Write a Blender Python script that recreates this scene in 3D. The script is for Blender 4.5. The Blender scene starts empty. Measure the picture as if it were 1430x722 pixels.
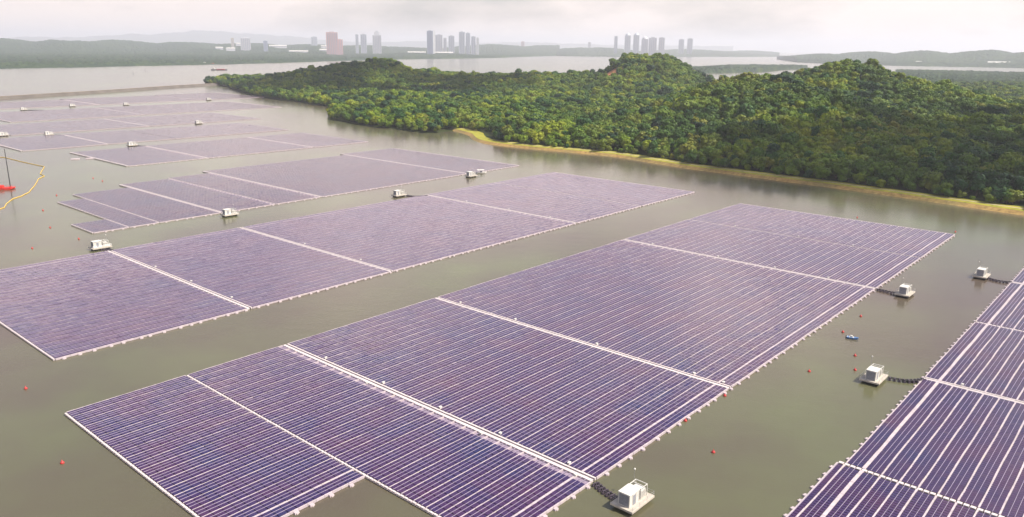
import bpy, math, random
import numpy as np
from math import radians, sin, cos, pi
random.seed(7)
RNG = np.random.default_rng(11)
scene = bpy.context.scene
COL = scene.collection

# ------------------------------------------------------------------ survey of the place
# The drone hovers 88 m above the reservoir. All arrays share one grid: u runs along the panel rows, v across them.
F, PITCH, ROLL, YAW, CAM_H = 1091.38, .2641, -.0109, .7163, 88.0
def cam_axes():
    cp, sp = cos(PITCH), sin(PITCH)
    fwd = np.array([0, cp, -sp]); right = np.array([1., 0, 0]); down = np.array([0, -sp, -cp])
    cr, sr = cos(ROLL), sin(ROLL)
    return np.array([cr*right+sr*down, -sr*right+cr*down, fwd])
RC = cam_axes()
def ray(x, y): return RC.T @ np.array([x-715., y-361., F])
def ground(x, y, z=0.0):
    d = ray(x, y); t = (z-CAM_H)/d[2]
    return d[:2]*t
def at_dist(x, y, dist):                     # point on the sight line at a horizontal distance
    d = ray(x, y); t = dist/math.hypot(d[0], d[1])
    return np.array([d[0]*t, d[1]*t, CAM_H+d[2]*t])
DU = np.array([sin(YAW), cos(YAW)]); DV = np.array([cos(YAW), -sin(YAW)])
def uvw(u, v): return DU*u + DV*v
def to_uv(p): return float(p@DU), float(p@DV)
ROT_U = math.atan2(DU[1], DU[0])             # heading of +u

# ------------------------------------------------------------------ helpers
def tag(o, label=None, cat=None, group=None, kind=None):
    if label: o['label'] = label
    if cat: o['category'] = cat
    if group: o['group'] = group
    if kind: o['kind'] = kind
    return o
def link(o, parent=None):
    COL.objects.link(o)
    if parent is not None: o.parent = parent
    return o
def empty(name, loc=(0, 0, 0), rz=0.0):
    o = bpy.data.objects.new(name, None); o.location = loc; o.rotation_euler = (0, 0, rz)
    o.empty_display_size = 0.5
    return link(o)
def mesh_np(name, co, faces4=None, faces3=None, mats=(), fmat=None, smooth=False, fattr=None, vattr=None):
    me = bpy.data.meshes.new(name)
    co = np.asarray(co, np.float32).reshape(-1, 3)
    f4 = np.asarray(faces4 if faces4 is not None else [], np.int32).reshape(-1, 4)
    f3 = np.asarray(faces3 if faces3 is not None else [], np.int32).reshape(-1, 3)
    n4, n3 = len(f4), len(f3)
    me.vertices.add(len(co)); me.vertices.foreach_set('co', co.ravel())
    me.loops.add(n4*4+n3*3)
    me.loops.foreach_set('vertex_index', np.concatenate([f4.ravel(), f3.ravel()]).astype(np.int32))
    me.polygons.add(n4+n3)
    st = np.concatenate([np.arange(n4)*4, n4*4+np.arange(n3)*3]).astype(np.int32)
    me.polygons.foreach_set('loop_start', st)
    if fmat is not None: me.polygons.foreach_set('material_index', np.asarray(fmat, np.int32))
    me.polygons.foreach_set('use_smooth', np.full(n4+n3, smooth, bool))
    for m in mats: me.materials.append(m)
    if fattr:
        for k, a in fattr.items():
            at = me.attributes.new(k, 'FLOAT', 'FACE'); at.data.foreach_set('value', np.asarray(a, np.float32))
    if vattr:
        for k, a in vattr.items():
            at = me.attributes.new(k, 'FLOAT', 'POINT'); at.data.foreach_set('value', np.asarray(a, np.float32))
    me.update(calc_edges=True); me.validate()
    return me
class MB:
    """collects boxes, tubes and prisms into one mesh"""
    def __init__(s): s.v = []; s.q = []; s.t = []
    def box(s, x0, x1, y0, y1, z0, z1, taper=0.0):
        b = len(s.v); a = taper
        s.v += [(x0, y0, z0), (x1, y0, z0), (x1, y1, z0), (x0, y1, z0), (x0+a, y0+a, z1), (x1-a, y0+a, z1), (x1-a, y1-a, z1), (x0+a, y1-a, z1)]
        s.q += [(b, b+3, b+2, b+1), (b+4, b+5, b+6, b+7), (b, b+1, b+5, b+4), (b+1, b+2, b+6, b+5), (b+2, b+3, b+7, b+6), (b+3, b, b+4, b+7)]
        return s
    def tube(s, p, r, n=8, cap=True):        # p: points, r: radius or radii
        p = [np.array(q, float) for q in p]; r = [r]*len(p) if np.isscalar(r) else list(r)
        base = len(s.v)
        for i, q in enumerate(p):
            d = p[min(i+1, len(p)-1)]-p[max(i-1, 0)]; d = d/(np.linalg.norm(d)+1e-9)
            a = np.cross(d, [0, 0, 1.] if abs(d[2]) < .9 else [1., 0, 0]); a /= np.linalg.norm(a); b = np.cross(d, a)
            for k in range(n):
                w = q+r[i]*(cos(2*pi*k/n)*a+sin(2*pi*k/n)*b); s.v.append(tuple(w))
        for i in range(len(p)-1):
            for k in range(n):
                k2 = (k+1) % n
                s.q.append((base+i*n+k, base+i*n+k2, base+(i+1)*n+k2, base+(i+1)*n+k))
        if cap:
            for i in (0, len(p)-1):
                c = len(s.v); s.v.append(tuple(p[i]))
                for k in range(n): s.t.append((c, base+i*n+k, base+i*n+(k+1) % n))
        return s
    def lathe(s, prof, n=12, c=(0, 0, 0)):
        base = len(s.v)
        for (r, z) in prof:
            for k in range(n): s.v.append((c[0]+r*cos(2*pi*k/n), c[1]+r*sin(2*pi*k/n), c[2]+z))
        for i in range(len(prof)-1):
            for k in range(n):
                k2 = (k+1) % n; s.q.append((base+i*n+k, base+i*n+k2, base+(i+1)*n+k2, base+(i+1)*n+k))
        return s
    def sect(s, rings):                       # loft of equal-length rings, capped
        base = len(s.v); n = len(rings[0])
        for r in rings: s.v += [tuple(q) for q in r]
        for i in range(len(rings)-1):
            for k in range(n):
                k2 = (k+1) % n; s.q.append((base+i*n+k, base+i*n+k2, base+(i+1)*n+k2, base+(i+1)*n+k))
        for i in (0, len(rings)-1):
            c = len(s.v); s.v.append(tuple(np.mean(np.array(rings[i], float), axis=0)))
            for k in range(n): s.t.append((c, base+i*n+k, base+i*n+(k+1) % n))
        return s
    def mesh(s, name, mat, smooth=False): return mesh_np(name, s.v, s.q, s.t, [mat] if mat else [], smooth=smooth)
    def build(s, name, mat, parent=None, smooth=False):
        return link(bpy.data.objects.new(name, s.mesh(name, mat, smooth)), parent)
def put(name, me, parent=None, loc=None, rz=None):
    o = bpy.data.objects.new(name, me)
    if loc is not None: o.location = loc
    if rz is not None: o.rotation_euler = (0, 0, rz)
    return link(o, parent)
def copy_tree(o, parent=None):
    c = o.copy(); COL.objects.link(c)
    if parent is not None: c.parent = parent
    for ch in list(o.children): copy_tree(ch, c)
    return c
# value noise
_T = RNG.random((256, 256))
def vnoise(x, y):
    x = np.asarray(x, float); y = np.asarray(y, float)
    xi = np.floor(x).astype(int); yi = np.floor(y).astype(int); fx = x-xi; fy = y-yi
    fx = fx*fx*(3-2*fx); fy = fy*fy*(3-2*fy)
    a = _T[xi & 255, yi & 255]; b = _T[(xi+1) & 255, yi & 255]; c = _T[xi & 255, (yi+1) & 255]; d = _T[(xi+1) & 255, (yi+1) & 255]
    return (a*(1-fx)+b*fx)*(1-fy)+(c*(1-fx)+d*fx)*fy
def fbm(x, y, o=4):
    s = 0; a = .5; t = 0
    for i in range(o): s = s+a*vnoise(x*2**i+17.3*i, y*2**i-9.1*i); t += a; a *= .5
    return s/t

# ------------------------------------------------------------------ materials
def new_mat(name):
    m = bpy.data.materials.new(name); m.use_nodes = True
    nt = m.node_tree; nt.nodes.clear()
    out = nt.nodes.new('ShaderNodeOutputMaterial'); b = nt.nodes.new('ShaderNodeBsdfPrincipled')
    nt.links.new(b.outputs[0], out.inputs[0])
    return m, nt, b
def nd(nt, t, **kw):
    n = nt.nodes.new(t)
    for k, v in kw.items(): setattr(n, k, v)
    return n
def ramp(nt, fac, stops):
    r = nd(nt, 'ShaderNodeValToRGB'); e = r.color_ramp.elements
    while len(e) < len(stops): e.new(0.5)
    for i, (p, c) in enumerate(stops): e[i].position = p; e[i].color = (*c, 1)
    nt.links.new(fac, r.inputs[0]); return r.outputs[0]
def noise(nt, vec, scale, detail=3, rough=.55):
    n = nd(nt, 'ShaderNodeTexNoise'); n.inputs['Scale'].default_value = scale; n.inputs['Detail'].default_value = detail
    n.inputs['Roughness'].default_value = rough
    if vec is not None: nt.links.new(vec, n.inputs['Vector'])
    return n.outputs['Fac']
def mixc(nt, fac, a, b, mode='MIX'):
    n = nd(nt, 'ShaderNodeMix', data_type='RGBA', blend_type=mode)
    for s, v in ((0, fac), (6, a), (7, b)):
        if hasattr(v, 'links'): nt.links.new(v, n.inputs[s])
        else: n.inputs[s].default_value = v if s == 0 else (*v, 1)
    return n.outputs[2]
def math_(nt, op, a, b=None):
    n = nd(nt, 'ShaderNodeMath', operation=op)
    for i, v in enumerate((a, b)):
        if v is None: continue
        if hasattr(v, 'links'): nt.links.new(v, n.inputs[i])
        else: n.inputs[i].default_value = v
    return n.outputs[0]
def geo_pos(nt): return nd(nt, 'ShaderNodeNewGeometry').outputs['Position']
def obj_pos(nt): return nd(nt, 'ShaderNodeTexCoord').outputs['Object']
def simple(name, c, rough=.6, metal=0., var=.25, scale=1.5, spec=.4, dirt=None):
    m, nt, b = new_mat(name)
    f = noise(nt, obj_pos(nt), scale, 4)
    lo = tuple(x*(1-var) for x in c); hi = tuple(min(1, x*(1+var*.5)) for x in c)
    col = ramp(nt, f, [(.3, lo), (.7, hi)])
    if dirt:
        g = noise(nt, obj_pos(nt), scale*.37, 5, .7)
        g2 = nd(nt, 'ShaderNodeMapRange'); g2.inputs[1].default_value = .52; g2.inputs[2].default_value = .72
        nt.links.new(g, g2.inputs[0]); col = mixc(nt, g2.outputs[0], col, dirt)
    nt.links.new(col, b.inputs['Base Color'])
    b.inputs['Roughness'].default_value = rough; b.inputs['Metallic'].default_value = metal
    b.inputs['Specular IOR Level'].default_value = spec
    return m
M = {}
M['float'] = simple('white_float_plastic', (.43, .37, .40), .55, var=.18, scale=.6, dirt=(.45, .40, .36))
M['walk'] = simple('pale_walkway_plastic', (.54, .48, .49), .55, var=.15, scale=.6, dirt=(.50, .44, .42))
M['deck'] = simple('concrete_deck', (.44, .40, .35), .8, var=.25, scale=.8, dirt=(.42, .38, .32))
M['cabwhite'] = simple('white_painted_steel', (.54, .53, .50), .45, var=.1, scale=.5, dirt=(.6, .57, .52))
M['cabgrey'] = simple('grey_louvred_steel', (.22, .23, .27), .5, var=.2, scale=2)
M['dark'] = simple('black_rubber', (.02, .02, .024), .7, var=.3)
M['darkfloat'] = simple('dark_grey_float_plastic', (.07, .055, .075), .55, var=.3, scale=1)
M['base'] = simple('dark_float_frame', (.035, .03, .04), .7, var=.3, scale=.5)
M['lightbase'] = simple('lilac_float_frame', (.24, .19, .26), .6, var=.2, scale=.5)
M['galv'] = simple('galvanised_steel', (.45, .45, .47), .4, .6, .15)
M['frame'] = simple('aluminium_frame', (.30, .26, .34), .45, .0, .1, .3)
M['red'] = simple('red_paint', (.62, .03, .02), .5, var=.3, scale=.8, dirt=(.25, .03, .02))
M['buoy'] = simple('red_buoy_plastic', (.42, .03, .03), .5, var=.2)
M['blue'] = simple('blue_hull_paint', (.08, .17, .36), .5, var=.2)
M['yellow'] = simple('yellow_boom_fabric', (.62, .42, .08), .5, var=.2)
M['glass'] = simple('dark_glass', (.03, .04, .05), .1, var=.2, spec=.6)
M['towerglass'] = simple('pale_tower_glazing', (.30, .34, .42), .3, var=.1)
M['path'] = simple('pale_gravel_path', (.40, .33, .22), .9, var=.2, scale=.15)
M['trunk'] = simple('brown_bark', (.10, .075, .05), .9, var=.3, scale=1.5)
def mat_panel():
    m, nt, b = new_mat('solar_panel_glass')
    a = nd(nt, 'ShaderNodeAttribute', attribute_name='tint').outputs['Fac']
    p = geo_pos(nt)
    f1 = noise(nt, p, .035, 3, .6); f2 = noise(nt, p, .11, 2, .5)
    s = math_(nt, 'ADD', math_(nt, 'MULTIPLY', f1, .55), math_(nt, 'ADD', math_(nt, 'MULTIPLY', f2, .41), math_(nt, 'MULTIPLY', a, .04)))
    col = ramp(nt, s, [(.30, (.008, .010, .068)), (.44, (.024, .008, .060)), (.56, (.040, .009, .054)), (.70, (.058, .012, .046))])
    nt.links.new(col, b.inputs['Base Color'])
    b.inputs['Roughness'].default_value = .13
    b.inputs['IOR'].default_value = 1.8; b.inputs['Specular IOR Level'].default_value = .5
    b.inputs['Sheen Weight'].default_value = .4; b.inputs['Sheen Roughness'].default_value = .25; b.inputs['Sheen Tint'].default_value = (1, .84, .84, 1)
    return m
M['panel'] = mat_panel()
def mat_water():
    m, nt, b = new_mat('reservoir_water')
    p = geo_pos(nt)
    f = noise(nt, p, .006, 3, .6); f2 = noise(nt, p, .03, 3, .6)
    s = math_(nt, 'ADD', math_(nt, 'MULTIPLY', f, .75), math_(nt, 'MULTIPLY', f2, .25))
    col = ramp(nt, s, [(.36, (.076, .056, .044)), (.5, (.086, .080, .048)), (.64, (.100, .112, .052))])
    nt.links.new(col, b.inputs['Base Color'])
    b.inputs['Roughness'].default_value = .17; b.inputs['IOR'].default_value = 1.45
    mp = nd(nt, 'ShaderNodeMapping'); mp.inputs['Rotation'].default_value = (0, 0, .5); mp.inputs['Scale'].default_value = (1, 1.7, 1)
    nt.links.new(p, mp.inputs[0])
    w = math_(nt, 'ADD', noise(nt, mp.outputs[0], .9, 3, .6), math_(nt, 'MULTIPLY', noise(nt, mp.outputs[0], .12, 2, .5), 1.5))
    bp = nd(nt, 'ShaderNodeBump'); bp.inputs['Strength'].default_value = .07; bp.inputs['Distance'].default_value = .35
    nt.links.new(w, bp.inputs['Height']); nt.links.new(bp.outputs[0], b.inputs['Normal'])
    return m
M['water'] = mat_water()
def mat_leaf(name, ca, cb, cc, patch=True):
    m, nt, b = new_mat(name)
    r = nd(nt, 'ShaderNodeObjectInfo').outputs['Random']
    col = ramp(nt, r, [(.0, ca), (.55, cb), (1., cc)])
    if patch:                                    # yellower and darker species, plus broad lit and shaded areas put into colour
        p = geo_pos(nt)
        f = noise(nt, p, .011, 3, .6)
        k = ramp(nt, f, [(.36, (.36, .54, .80)), (.5, (.92, .96, .95)), (.60, (1.6, 1.40, .7))])
        col = mixc(nt, 1., col, k, 'MULTIPLY')
        f = noise(nt, p, .35, 2, .5)
        col = mixc(nt, 1., col, ramp(nt, f, [(.3, (.72, .75, .78)), (.7, (1.3, 1.25, 1.1))]), 'MULTIPLY')
    nt.links.new(col, b.inputs['Base Color'])
    b.inputs['Roughness'].default_value = .6; b.inputs['Specular IOR Level'].default_value = .25
    return m
M['leaf'] = mat_leaf('forest_leaves', (.046, .102, .004), (.088, .148, .005), (.132, .172, .006))
M['leafdark'] = mat_leaf('dark_leaves', (.008, .042, .012), (.018, .066, .012), (.036, .088, .010))
M['leafyellow'] = mat_leaf('yellow_green_leaves', (.090, .13, .010), (.12, .15, .010), (.15, .16, .012), False)
def mat_canopy():
    m, nt, b = new_mat('distant_canopy')
    p = geo_pos(nt)
    f = noise(nt, p, .03, 4, .65); g = noise(nt, p, .0022, 3, .6)
    col = ramp(nt, f, [(.32, (.004, .016, .010)), (.52, (.014, .036, .014)), (.72, (.044, .066, .018))])
    gg = ramp(nt, g, [(.45, (1, 1, 1)), (.62, (1.5, 1.3, .9))])
    nt.links.new(mixc(nt, 1., col, gg, 'MULTIPLY'), b.inputs['Base Color'])
    b.inputs['Roughness'].default_value = .8; b.inputs['Specular IOR Level'].default_value = .15
    return m
M['canopy'] = mat_canopy()
def mat_terrain():
    m, nt, b = new_mat('forest_floor')
    p = geo_pos(nt)
    f = noise(nt, p, .12, 4, .6)
    col = ramp(nt, f, [(.3, (.020, .030, .010)), (.7, (.045, .055, .018))])
    a = nd(nt, 'ShaderNodeAttribute', attribute_name='bare').outputs['Fac']
    col = mixc(nt, a, col, ramp(nt, f, [(.3, (.42, .17, .07)), (.7, (.60, .28, .13))]))
    nt.links.new(col, b.inputs['Base Color']); b.inputs['Roughness'].default_value = .95
    b.inputs['Specular IOR Level'].default_value = .1
    return m
M['terrain'] = mat_terrain()
def mat_slope():
    m, nt, b = new_mat('stone_bank')
    p = geo_pos(nt)
    f = noise(nt, p, .35, 5, .7); g = noise(nt, p, .04, 2, .5)
    col = ramp(nt, f, [(.3, (.12, .078, .026)), (.5, (.24, .165, .055)), (.7, (.34, .245, .09))])
    col = mixc(nt, 1., col, ramp(nt, g, [(.35, (.8, .85, .8)), (.65, (1.15, 1.05, .9))]), 'MULTIPLY')
    nt.links.new(col, b.inputs['Base Color']); b.inputs['Roughness'].default_value = .95
    return m
M['slope'] = mat_slope()
def mat_grass():
    m, nt, b = new_mat('dry_grass')
    p = geo_pos(nt)
    f = noise(nt, p, .25, 5, .7)
    col = ramp(nt, f, [(.3, (.13, .14, .010)), (.5, (.25, .24, .016)), (.72, (.33, .28, .03))])
    nt.links.new(col, b.inputs['Base Color']); b.inputs['Roughness'].default_value = .95
    return m
M['grass'] = mat_grass()
M['dam'] = simple('dam_stone', (.11, .095, .08), .9, var=.3, scale=.05)
M['mount'] = simple('mountain_forest', (.04, .06, .04), .9, var=.3, scale=.002)

# ------------------------------------------------------------------ camera
cam = bpy.data.cameras.new('camera'); co = bpy.data.objects.new('camera', cam); COL.objects.link(co)
cam.sensor_width = 36; cam.lens = F/1430*36; cam.clip_start = 1; cam.clip_end = 80000
from mathutils import Matrix
mx = Matrix.Identity(4)
for i in range(3):
    mx[i][0] = RC[0][i]; mx[i][1] = -RC[1][i]; mx[i][2] = -RC[2][i]
mx[2][3] = CAM_H
co.matrix_world = mx
scene.camera = co

# ------------------------------------------------------------------ light
SUN_EL, SUN_DIR = radians(52), np.array([.95, -.22])     # horizontal direction towards the sun
SUN_DIR = SUN_DIR/np.linalg.norm(SUN_DIR)
s = bpy.data.lights.new('sun', 'SUN'); s.energy = 5.0; s.angle = radians(1.5); s.color = (1, .92, .80)
so = bpy.data.objects.new('sun', s); COL.objects.link(so)
from mathutils import Vector
sd = Vector((SUN_DIR[0]*cos(SUN_EL), SUN_DIR[1]*cos(SUN_EL), sin(SUN_EL)))
so.rotation_euler = sd.to_track_quat('Z', 'Y').to_euler(); so.location = (300, -300, 600)
w = bpy.data.worlds.new('World'); scene.world = w; w.use_nodes = True
nt = w.node_tree; nt.nodes.clear()
out = nd(nt, 'ShaderNodeOutputWorld'); bg = nd(nt, 'ShaderNodeBackground'); bg.inputs[1].default_value = .10
sky = nd(nt, 'ShaderNodeTexSky', sky_type='NISHITA'); sky.sun_disc = False; sky.sun_elevation = SUN_EL
sky.sun_rotation = math.atan2(SUN_DIR[0], SUN_DIR[1]); sky.dust_density = 3.0; sky.air_density = 1.0
tc = nd(nt, 'ShaderNodeTexCoord').outputs['Generated']
mp = nd(nt, 'ShaderNodeMapping'); mp.inputs['Scale'].default_value = (1, 1, 3.2); nt.links.new(tc, mp.inputs[0])
cl = noise(nt, mp.outputs[0], 2.6, 6, .58); cl2 = noise(nt, mp.outputs[0], 7.0, 4, .6)
cover = nd(nt, 'ShaderNodeMapRange'); cover.inputs[1].default_value = .38; cover.inputs[2].default_value = .56
cover.inputs[3].default_value = .30; cover.inputs[4].default_value = 1.0
nt.links.new(cl, cover.inputs[0])
sep = nd(nt, 'ShaderNodeSeparateXYZ'); nt.links.new(tc, sep.inputs[0])
thin = nd(nt, 'ShaderNodeMapRange', interpolation_type='SMOOTHSTEP'); thin.inputs[1].default_value = .24; thin.inputs[2].default_value = .54
thin.inputs[3].default_value = 1.0; thin.inputs[4].default_value = .10; nt.links.new(sep.outputs[2], thin.inputs[0])
cov = math_(nt, 'MULTIPLY', cover.outputs[0], thin.outputs[0])
cloudcol = ramp(nt, cl2, [(.32, (10.0, 8.6, 7.9)), (.5, (10.5, 9.0, 8.2)), (.7, (10.9, 9.3, 8.4))])
for e in nt.nodes:
    pass
thick = noise(nt, mp.outputs[0], 4.2, 3, .5); hi_ = nd(nt, 'ShaderNodeMapRange', interpolation_type='SMOOTHSTEP')
hi_.inputs[1].default_value = .12; hi_.inputs[2].default_value = .24; nt.links.new(sep.outputs[2], hi_.inputs[0])
greyer = mixc(nt, 1.0, cloudcol, ramp(nt, thick, [(.43, (.24, .24, .36)), (.56, (1.18, 1.14, 1.08))]), 'MULTIPLY')
cloudcol = mixc(nt, hi_.outputs[0], cloudcol, greyer)
low = nd(nt, 'ShaderNodeMapRange', interpolation_type='SMOOTHSTEP'); low.inputs[1].default_value = .03; low.inputs[2].default_value = .17
low.inputs[3].default_value = .68; low.inputs[4].default_value = 1.0; nt.links.new(sep.outputs[2], low.inputs[0])
cloudcol = mixc(nt, 1.0, cloudcol, low.outputs[0], 'MULTIPLY')
nt.links.new(mixc(nt, cov, sky.outputs[0], cloudcol), bg.inputs[0]); nt.links.new(bg.outputs[0], out.inputs[0])

# ------------------------------------------------------------------ water and haze
wm = mesh_np('water', [(-38000, -6000, 0), (38000, -6000, 0), (38000, 38000, 0), (-38000, 38000, 0)], [(0, 1, 2, 3)], None, [M['water']])
tag(put('water', wm), 'calm murky green brown reservoir and strait water', kind='structure')
HAZE = .75e-4
hm, hnt, hb = new_mat('haze_air'); hnt.nodes.remove(hb)
pv = nd(hnt, 'ShaderNodeVolumePrincipled'); pv.inputs['Color'].default_value = (.84, .87, .98, 1); pv.inputs['Density'].default_value = HAZE
pv.inputs['Anisotropy'].default_value = .2
hnt.links.new(pv.outputs[0], [n for n in hnt.nodes if n.type == 'OUTPUT_MATERIAL'][0].inputs['Volume'])
hz = MB().box(-39000, 39000, -7000, 39000, -1, 500).build('haze', hm)
tag(hz, 'thin pale haze hanging over the water', kind='stuff')

# low cumulus drifting above the haze layer; their shadows lie on the hills
def ico(n):
    import bmesh
    bm = bmesh.new(); bmesh.ops.create_icosphere(bm, subdivisions=n, radius=1)
    v = np.array([q.co for q in bm.verts]); f = np.array([[q.index for q in p.verts] for p in bm.faces]); bm.free(); return v, f
def cloud(gx_, gy_, ax, ay, n, seed, label, turn=0.0, z=1050.):
    r_ = np.random.default_rng(seed); v, f = ico(3); cs, fs, nb = [], [], 0
    off = z/math.tan(SUN_EL)
    for i in range(n):
        a = r_.uniform(0, 2*pi); d = math.sqrt(r_.random()); R_ = r_.uniform(.16, .34)*min(ax, ay)*(1.15-.5*d)
        dx, dy = ax*d*cos(a), ay*d*sin(a)
        c = np.array([dx*cos(turn)-dy*sin(turn), dx*sin(turn)+dy*cos(turn), R_*.2])
        q = v*R_; q = q*(1+.35*(fbm(v[:, :1]*2.3+i*3.1+v[:, 2:3], v[:, 1:2]*2.3+i)-.5)); q[:, 2] = np.where(q[:, 2] < 0, q[:, 2]*.45, q[:, 2])
        cs.append(q+c); fs.append(f+nb); nb += len(v)
    o = put('cloud', mesh_np('cloud', np.concatenate(cs), None, np.concatenate(fs), [M['cloud']], smooth=True), None, (gx_+SUN_DIR[0]*off, gy_+SUN_DIR[1]*off, z))
    return tag(o, label, kind='stuff')
cm, cnt, cb = new_mat('cloud_white'); cb.inputs['Base Color'].default_value = (.9, .9, .9, 1); cb.inputs['Roughness'].default_value = 1; cb.inputs['Specular IOR Level'].default_value = 0; M['cloud'] = cm
cloud(440, 640, 330, 170, 90, 3, 'white cumulus cloud shading the right hand hill', .25)
cloud(-270, 1480, 300, 210, 44, 4, 'white cumulus cloud shading the forest point', -.4)

# ------------------------------------------------------------------ solar arrays
P = 3.67                                            # strip pitch: three panels and a walkway
def quads_panels(us, v0, n_v, tilt, rng, du_len, wl=.3, wr=.3, gap=.05):
    """panels of one strip: centres us, starting at v0 (towards -v), local coords (u, v, z)"""
    pw = (P-wl/2-wr/2-.06-2*gap)/3
    vs = [v0 - wl/2 - .03 - k*(pw+gap) - pw/2 for k in range(n_v)]
    U, V = np.meshgrid(us, vs, indexing='ij'); U = U.ravel(); V = V.ravel(); n = len(U)
    hu, hv = du_len/2, pw/2
    ta = tilt + rng.normal(0, .012, n); tb = rng.normal(0, .012, n)
    du = np.array([-1, 1, 1, -1])*hu; dv = np.array([-1, -1, 1, 1])*hv
    co = np.empty((n, 4, 3))
    co[:, :, 0] = U[:, None]+du; co[:, :, 1] = V[:, None]+dv
    co[:, :, 2] = .62+np.sin(ta)[:, None]*du+np.sin(tb)[:, None]*dv
    return co.reshape(-1, 3), np.arange(n*4).reshape(n, 4), rng.random(n)
def boxes_np(arr):
    """arr rows: x0,x1,y0,y1,z0,z1 -> verts, quads (no bottom)"""
    a = np.asarray(arr, float).reshape(-1, 6); n = len(a)
    ix = [(0, 2, 4), (1, 2, 4), (1, 3, 4), (0, 3, 4), (0, 2, 5), (1, 2, 5), (1, 3, 5), (0, 3, 5)]
    co = np.stack([a[:, list(i)] for i in ix], 1).reshape(-1, 3)
    f = np.array([(4, 5, 6, 7), (0, 1, 5, 4), (1, 2, 6, 5), (2, 3, 7, 6), (3, 0, 4, 7)])
    q = (np.arange(n)[:, None, None]*8+f[None]).reshape(-1, 4)
    return co, q
def row_walk_mesh(u0, u1, v, width, rng):
    n = max(2, int((u1-u0)/2.0)); e = np.linspace(u0, u1, n+1)
    off = .06*np.sin(e*.21+rng.random()*6)+rng.normal(0, .018, n+1)
    rows = [(e[i]+.03, e[i+1]-.03, v-width/2+(off[i]+off[i+1])/2, v+width/2+(off[i]+off[i+1])/2, .05, .60+rng.normal(0, .012)) for i in range(n)]
    c, q = boxes_np(rows); return mesh_np('row_walkway', c, q, None, [M['float']])
def cross_walk_mesh(u, va, vb, style, rng, hw=.42):
    """va > vb; style 0 chain of float blocks, 1 double lane"""
    rows = []
    if style == 0:
        n = int(round((va-vb)/P*3))
        for i in range(n):
            a = va-(va-vb)*i/n; b = va-(va-vb)*(i+1)/n
            rows.append((u-hw, u+hw, b+.12, a-.12, .05, .56+rng.normal(0, .015)))
    else:
        n = int((va-vb)/1.2)
        for i in range(n):
            a = va-(va-vb)*i/n; b = va-(va-vb)*(i+1)/n
            for (x0, x1) in ((-.95, -.10), (.45, .95)):
                rows.append((u+x0, u+x1, b+.02, a-.02, .05, .60+rng.normal(0, .012)))
    c, q = boxes_np(rows); return mesh_np('cross_walkway', c, q, None, [M['walk']])
edge_me = MB().box(-.55, .55, -.36, .36, -.1, .36, .08).box(-.22, .22, -.52, -.36, .0, .26, .04).mesh('edge_float', M['float'])
jbox_me = MB().box(-.34, .34, -.24, .24, .5, .95).box(-.40, .40, -.30, .30, .95, 1.02).mesh('junction_box', M['cabwhite'])
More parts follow.
